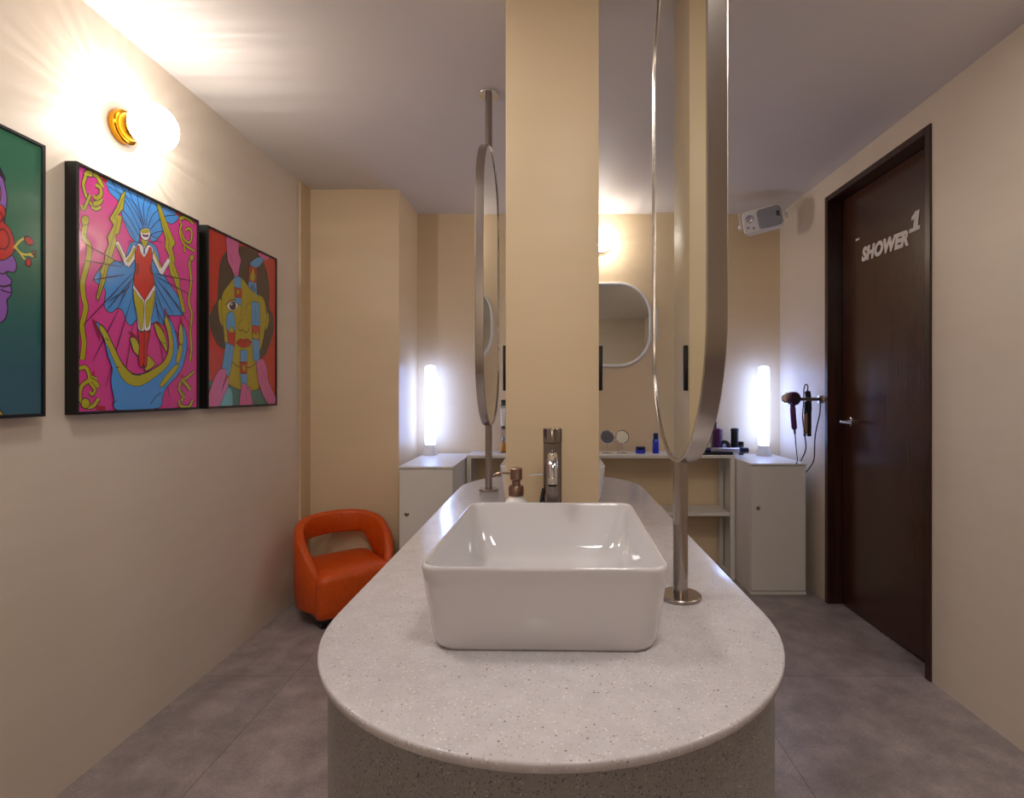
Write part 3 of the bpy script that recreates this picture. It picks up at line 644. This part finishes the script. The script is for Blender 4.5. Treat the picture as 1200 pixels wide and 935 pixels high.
# hair tools tray
ty = 3.325
t = thing('storage_tray', 'flat black tray on the vanity table under the styling wand', 'tray', (1.07, ty, VZ))
b = nb(); loft(b, [rrect(.25,.11,.012,VZ,(1.0,ty)), rrect(.262,.12,.014,VZ+.009,(1.0,ty)), rrect(.254,.112,.012,VZ+.009,(1.0,ty)), rrect(.246,.104,.010,VZ+.004,(1.0,ty))]); obj('tray_body', b, m_black, t)
wz = VZ+.0255; 
t = thing('styling_wand', 'silver and navy hair styling wand lying on the black tray', 'hair styler', (1.13, ty-.02, VZ))
b = nb(); lathe(b, [(.010,.0),(.0165,.004),(.0180,.010),(.0180,.035),(.0175,.036)], (.955,ty-.025,wz), 'X', 24); obj('end_cap', b, m_navy, t)
b = nb(); lathe(b, [(.0172,.036),(.0172,.215),(.0165,.216)], (.955,ty-.025,wz), 'X', 24); obj('barrel', b, m_silver, t)
b = nb(); lathe(b, [(.0176,.2162),(.0180,.218),(.0180,.262),(.0165,.272),(.009,.276)], (.955,ty-.025,wz), 'X', 24); obj('tip', b, m_navy, t)
by = 3.42
t = thing('round_hairbrush', 'purple barrel hairbrush with bristles standing on the vanity table', 'hairbrush', (1.065,by,VZ))
hx = 1.070
b = nb(); lathe(b, [(.020,0),(.027,.003),(.027,.151),(.024,.155),(.001,.155)], (hx,by,VZ), n=28); obj('barrel', b, m_purple, t)
b = nb()
for i in range(13):
    for j in range(16):
        a = 2*PI*(j+.5*(i%2))/16; z = VZ+.018+i*.0105; c, s = math.cos(a), math.sin(a)
        tube(b, [(hx+.026*c,by+.026*s,z),(hx+.040*c,by+.040*s,z)], .0016, 5, 1, smooth=False)
o = obj('bristles', b, m_black, t); o['kind'] = 'stuff'
b = nb(); lathe(b, [(.012,.155),(.010,.170),(.012,.185),(.009,.197),(.001,.198)], (hx-.012,by,VZ), n=20); obj('handle_stub', b, m_navy, t)
cx_ = 1.186
t = thing('hair_curler', 'tall black cylindrical curling barrel standing behind the wand', 'curling barrel', (cx_,by,VZ))
b = nb(); lathe(b, [(.023,0),(.024,.002),(.024,.150),(.022,.155),(.001,.155)], (cx_,by,VZ), n=28); obj('barrel', b, m_black, t)
b = nb(); lathe(b, [(.0241,.136),(.0262,.137),(.0262,.145),(.0241,.146)], (cx_,by,VZ), n=28); obj('collar', b, m_navy, t)
x_ = 1.122
t = thing('dryer_nozzle', 'round grey nozzle propped between the purple brush and black barrel', 'hairdryer nozzle', (x_,by+.0,VZ))
b = nb(); lathe(b, [(.034,-.012),(.038,-.008),(.038,.006),(.034,.012),(.020,.014),(.018,.006),(.018,-.008),(.022,-.012),(.034,-.012)], (x_,by+.012,VZ+.038), 'Y', 32, cap0=False, cap1=False); obj('ring', b, m_dgrey, t)
b = nb(); lathe(b, [(.0182,.004),(.0182,.008),(.001,.008)], (x_,by+.012,VZ+.038), 'Y', 32); obj('grille', b, m_silver, t)
t = thing('small_container', 'small black container behind the wand, left of the right tube lamp', 'container', (1.230,3.425,.747))
b = nb(); lathe(b, [(.013,0),(.015,.002),(.015,.062)], (1.230,3.425,.747), n=24); obj('container_body', b, m_dgrey, t)
b = nb(); lathe(b, [(.0145,.0622),(.0165,.063),(.0165,.086),(.001,.088)], (1.230,3.425,.747), n=24); obj('lid', b, m_black, t)

# bottles seen left of the column, on a clear stand
rx = -.315; ry = 3.40
t = thing('cosmetics_stand', 'slim clear tiered stand on the vanity table left of the column', 'stand', (rx+.03,ry,VZ))
for z in (VZ, VZ+.150, VZ+.300): obj('tier', box(nb(), rx-.012, rx+.115, ry-.03, ry+.04, z, z+.004, .001, 1), m_clear, t)
b = nb(); box(b, rx-.012, rx+.115, ry+.041, ry+.045, VZ, VZ+.32, .001, 1); obj('back_panel', b, m_clear, t)
t = thing('oil_bottle', 'amber oil bottle on the lowest tier beside the column', 'bottle', (rx+.005,ry,VZ+.0045))
b = nb(); lathe(b, [(.014,0),(.0165,.002),(.0165,.045),(.010,.060),(.007,.066)], (rx+.006,ry,VZ+.004), n=24); obj('bottle_body', b, m_amber, t)
b = nb(); lathe(b, [(.0075,.0662),(.0085,.067),(.0085,.098),(.001,.099)], (rx+.006,ry,VZ+.004), n=20); obj('cap', b, m_silver, t)
t = thing('lotion_tube', 'white lotion tube with olive cap on the middle tier', 'tube', (rx+.004,ry,VZ+.154))
b = nb(); lathe(b, [(.011,0),(.012,.001),(.012,.016),(.011,.017)], (rx+.006,ry,VZ+.154), n=20); obj('cap', b, m_green, t)
b = nb(); loft(b, [rrect(.026,.026,.012,VZ+.1712,(rx+.006,ry)), rrect(.030,.024,.011,VZ+.20,(rx+.006,ry)), rrect(.034,.010,.004,VZ+.26,(rx+.006,ry)), rrect(.036,.003,.001,VZ+.283,(rx+.006,ry))]); obj('tube_body', b, m_soap, t)
t = thing('small_jar', 'small olive green jar on the top tier beside the column', 'jar', (rx+.006,ry,VZ+.304))
b = nb(); lathe(b, [(.013,0),(.015,.002),(.015,.020)], (rx+.008,ry,VZ+.304), n=24); obj('jar_body', b, m_green, t)
b = nb(); lathe(b, [(.0145,.0202),(.016,.021),(.016,.034),(.001,.035)], (rx+.008,ry,VZ+.304), n=24); obj('lid', b, m_black, t)

# ================================================================== SPEAKER
SPK = thing('wall_speaker', 'white wall speaker tilted in the upper right back corner', 'speaker', (1.275, 3.19, 2.185), (math.radians(6), math.radians(-9), math.radians(-24)))
W2, H2, D2 = .112, .066, .062
def sp_loop(w, h, r, y): return [Vector((p.x, y, p.y)) for p in rrect(w*2, h*2, r, 0, n=8)]
b = nb(); loft(b, [sp_loop(W2-.02,H2-.012,.02,D2), sp_loop(W2-.012,H2-.006,.022,D2-.01), sp_loop(W2-.002,H2-.001,.022,-D2+.03), sp_loop(W2,H2,.022,-D2+.012), sp_loop(W2-.004,H2-.004,.020,-D2)]); obj('housing', b, m_white, SPK, local=True)
b = nb(); loft(b, [[Vector((p.x+.038, -D2-.0002, p.y)) for p in rrect(.134,.116,.022,0,n=8)], [Vector((p.x+.038, -D2-.004, p.y)) for p in rrect(.128,.110,.020,0,n=8)]]); obj('woofer_grille', b, m_grey, SPK, local=True)
b = nb(); lathe(b, [(.024,0),(.024,-.002),(.018,-.003),(.016,-.0005),(.008,-.001),(.005,-.004),(.001,-.005)], (-.070,-D2,.018), 'Y', 28); obj('tweeter', b, m_silver, SPK, local=True)
for (x, z) in ((-.085,-.030),(-.055,-.040)):
    b = nb(); lathe(b, [(.008,-.0003),(.008,-.001),(.001,-.0012)], (x,-D2,z), 'Y', 16); obj('port', b, m_grey, SPK, local=True)
b = nb(); box(b, .078, .094, -D2-.006, -D2-.0042, -.004, .024, .0008, 1); box(b, .086,.094,-D2-.0075,-D2-.006,-.010,.004,.0005,1); o = obj('badge', b, [m_black], SPK, local=True)
b = nb()
box(b, -W2-.012, W2+.016, -.012, .012, H2+.008, H2+.012, .001, 1); box(b, W2+.012, W2+.016, -.012, .012, -.012, H2+.010, .001, 1); box(b, -W2-.016, -W2-.012, -.012, .012, -.012, H2+.012, .001, 1)
obj('bracket', b, m_white, SPK, local=True)
for s in (-1, 1):
    b = nb(); lathe(b, [(.015,0),(.015,s*.008),(.010,s*.014),(.001,s*.014)], (s*(W2+.0145 if s > 0 else W2+.0145),0,-.004), 'X', 20); obj('knob', b, m_white, SPK, local=True)
b = nb(); tube(b, [(.02,0,H2+.010),(.024,.06,H2+.014),(.07,.12,H2+.012),(.10,.20,H2+.004)], .010, 10, 5); obj('mount_arm', b, m_white, SPK, local=True)

# ================================================================== HAIRDRYER HOLDER
HY, HZ = 2.965, 1.112
hd = thing('appliance_holder', 'silver wall holder carrying the hairdryer and straightener', 'holder', (XR, HY, HZ))
b = nb(); box(b, XR-.012, XR, HY-.022, HY+.022, HZ-.022, HZ+.022, .003, 2); obj('wall_plate', b, m_steel, hd)
b = nb(); box(b, XR-.150, XR-.012, HY-.022, HY-.018, HZ-.008, HZ+.010, .001, 1); box(b, XR-.150, XR-.012, HY+.030, HY+.034, HZ-.008, HZ+.010, .001, 1); box(b, XR-.154, XR-.150, HY-.022, HY+.034, HZ-.008, HZ+.010, .001, 1); box(b, XR-.020, XR-.012, HY-.022, HY+.034, HZ-.008, HZ+.010, .001, 1)
obj('rail', b, m_steel, hd)
b = nb(); lathe(b, [(.0355,-.006),(.0375,-.006),(.0375,.006),(.0355,.006),(.0355,-.006)], (0,0,0), 'Y', 36, cap0=False, cap1=False)
bmesh.ops.transform(b, matrix=Matrix.Translation((1.338, HY-.028, 1.117)) @ Matrix.Rotation(math.radians(14), 4, 'Z'), verts=b.verts[:]); obj('ring', b, m_steel, hd)
dx, dy, dz = 1.338, HY-.028, 1.117
hr = thing('hairdryer', 'silver and purple hairdryer hanging at the end of the holder', 'hairdryer', (dx, dy, dz))
DM = Matrix.Translation((dx, dy, dz)) @ Matrix.Rotation(math.radians(14), 4, 'Z')     # axis local Y towards the viewer's right
def dml(bm): bmesh.ops.transform(bm, matrix=DM, verts=bm.verts[:]); return bm
b = nb(); lathe(b, [(.024,.055),(.030,.053),(.034,.040),(.035,.0),(.034,-.012)], (0,0,0), 'Y', 36); obj('barrel', dml(b), m_chrome, hr)
b = nb(); lathe(b, [(.034,-.0122),(.0365,-.013),(.0365,-.024),(.033,-.028),(.024,-.029),(.022,-.024),(.012,-.022),(.001,-.022)], (0,0,0), 'Y', 36); obj('rear_ring', dml(b), m_purple, hr)
b = nb(); lathe(b, [(.022,-.0242),(.020,-.0262),(.001,-.0265)], (0,0,0), 'Y', 30); obj('filter_grille', dml(b), m_dgrey, hr)
b = nb(); tube(b, [(dx+.002,dy,dz-.034),(dx+.004,dy,dz-.08),(dx+.010,dy,dz-.15),(dx+.012,dy,dz-.172)], [.0135,.0150,.0150,.012], 18, 5); obj('handle', b, m_purple, hr)
b = nb(); tube(b, [(dx+.012,dy,dz-.17),(dx+.016,dy,dz-.21),(dx+.020,dy,dz-.26),(dx+.028,dy,dz-.34),(dx+.03,dy+.02,dz-.365)], [.006,.0028,.0024,.0024], 8, 5); obj('cable', b, m_dgrey, hr)
sx_, sy_ = 1.442, HY+.006
st = thing('hair_straightener', 'black hair straightener with copper plate hanging upright in the holder', 'hair straightener', (sx_, sy_, .9))
b = nb(); tube(b, [(sx_+.006,sy_,.905),(sx_+.006,sy_,1.00),(sx_+.004,sy_,1.09),(sx_-.002,sy_,1.148),(sx_-.003,sy_,1.160)], [.0115,.0125,.0150,.0160,.008], 16, 5); obj('body', b, m_black, st)
b = nb(); tube(b, [(sx_-.019,sy_,.905),(sx_-.0175,sy_,1.00),(sx_-.012,sy_,1.10)], [.007,.007,.008], 12, 5); a = obj('arm', b, m_black, st)
b = nb(); box(b, sx_-.0275, sx_-.0085, sy_-.0125, sy_-.0065, .918, 1.030, .0008, 1); o = obj('heating_plate', b, m_copper, st); o['label'] = 'copper coloured heating plate'
b = nb(); tube(b, [(sx_-.003,sy_,1.158),(sx_-.005,sy_-.008,1.185),(sx_-.022,sy_-.02,1.196),(sx_-.042,sy_-.04,1.170),(sx_-.046,sy_-.045,1.10),(sx_-.052,sy_-.045,1.01),(sx_-.040,sy_-.045,.92),(sx_-.034,sy_-.045,.84),(sx_-.050,sy_-.04,.79),(sx_-.058,sy_-.036,.7705)], .0032, 8, 6)
obj('cable', b, m_black, st)
b = nb(); tube(b, [(XR-.020,HY-.030,1.125),(XR-.020,HY-.034,1.10),(XR-.024,HY-.034,1.03),(XR-.040,HY-.034,.96),(XR-.050,HY-.034,.90),(XR-.052,HY-.034,.84),(XR-.044,HY-.010,.775),(XR-.034,HY+.06,.72),(XR-.030,HY+.2,.62),(XR-.030,HY+.36,.45),(XR-.030,HY+.4,.2),(XR-.030,HY+.4,.004)], .0034, 8, 6)
pc = obj('power_cord', b, m_black); tag(pc, 'black cord running down from the holder beside the right cabinet', 'cord')

# ================================================================== ORANGE CHAIR
CC = (-1.095, 2.805); YAW = math.radians(40)
ch = thing('tub_chair', 'low orange tub chair with an open curved back by the alcove wall', 'chair', (CC[0], CC[1], 0), (0,0,YAW))
# local: front is -y
def seat_loops():
    L = []
    def lp(w, d, r, z): L.append(rrect(w, d, r, z, (0,-.005), n=8))
    lp(.375,.39,.03,.052); lp(.385,.40,.035,.058); lp(.39,.405,.035,.10); lp(.39,.405,.035,.215); lp(.384,.40,.036,.235); lp(.365,.385,.04,.252); lp(.33,.35,.05,.264); lp(.20,.20,.06,.274)
    return L
b = nb(); loft(b, seat_loops()); obj('seat', b, m_orange, ch, local=True, angle=60)
b = nb(); N_ = 64; outer = []
A0 = math.radians(128)
loops = []
for i in range(N_+1):
    th = -A0 + 2*A0*i/N_; u = abs(th)/A0                       # th = 0 is the back (+y)
    cs, sn = math.cos(th), math.sin(th)
    zl = .362 if u < .36 else .362 - (.362-.070)*min(1, ((u-.36)/.36))**1.1
    zh = .488 - .235*u**3.4
    ro_x, ro_y = .243, .240 if cs > 0 else .262; T = .046
    px_, py_ = ro_x*sn, ro_y*cs - (0 if cs > 0 else .0)
    ix, iy = (ro_x-T)*sn, (ro_y-T)*cs
    nrm = Vector((ix-px_, iy-py_, 0)); o0 = Vector((px_, py_, 0)); e = .014
    P = []
    for (f, z) in ((0, zl+e), (.12, zl+e*.3), (.5, zl), (.88, zl+e*.3), (1, zl+e), (1, (zl+zh)/2), (1, zh-e*1.2), (.85, zh-e*.3), (.5, zh), (.15, zh-e*.3), (0, zh-e*1.2), (0, (zl+zh)/2)):
        P.append(o0 + nrm*f + Vector((0,0,z)))
    loops.append(P)
loft(b, loops); obj('backrest', b, m_orange, ch, local=True, angle=60)
b = nb(); loft(b, [rrect(.36,.36,.04,.030,(0,-.005)), rrect(.375,.375,.04,.034,(0,-.005)), rrect(.375,.375,.04,.052,(0,-.005))]); obj('base', b, m_black, ch, local=True)
for (x, y) in ((-.16,-.165),(.16,-.165),(-.16,.155),(.16,.155)):
    b = nb(); lathe(b, [(.004,-.012),(.014,-.012),(.0165,-.009),(.0165,.009),(.014,.012),(.004,.012)], (x,y,.0165), 'X', 20); box(b, x-.004,x+.004,y-.006,y+.006,.018,.031); obj('caster', b, m_black, ch, local=True)

# ================================================================== CAMERA, WORLD, VIEW
cd = bpy.data.cameras.new('camera'); cam = bpy.data.objects.new('camera', cd); COL.objects.link(cam)
cam.location = (0,0,CH); cam.rotation_euler = (PI/2,0,0)
cd.sensor_width = 36; cd.lens = F/1200*36; cd.shift_x = -(VX-600)/1200; cd.shift_y = -(467.5-VY)/1200; cd.clip_start = .02
SC.camera = cam
w = bpy.data.worlds.new('world'); SC.world = w; w.use_nodes = True
w.node_tree.nodes['Background'].inputs[0].default_value = (.02,.02,.02,1)
vs = SC.view_settings; vs.view_transform = 'Standard'; vs.look = 'None'; vs.gamma = 1; vs.use_curve_mapping = False; vs.exposure = 0.22
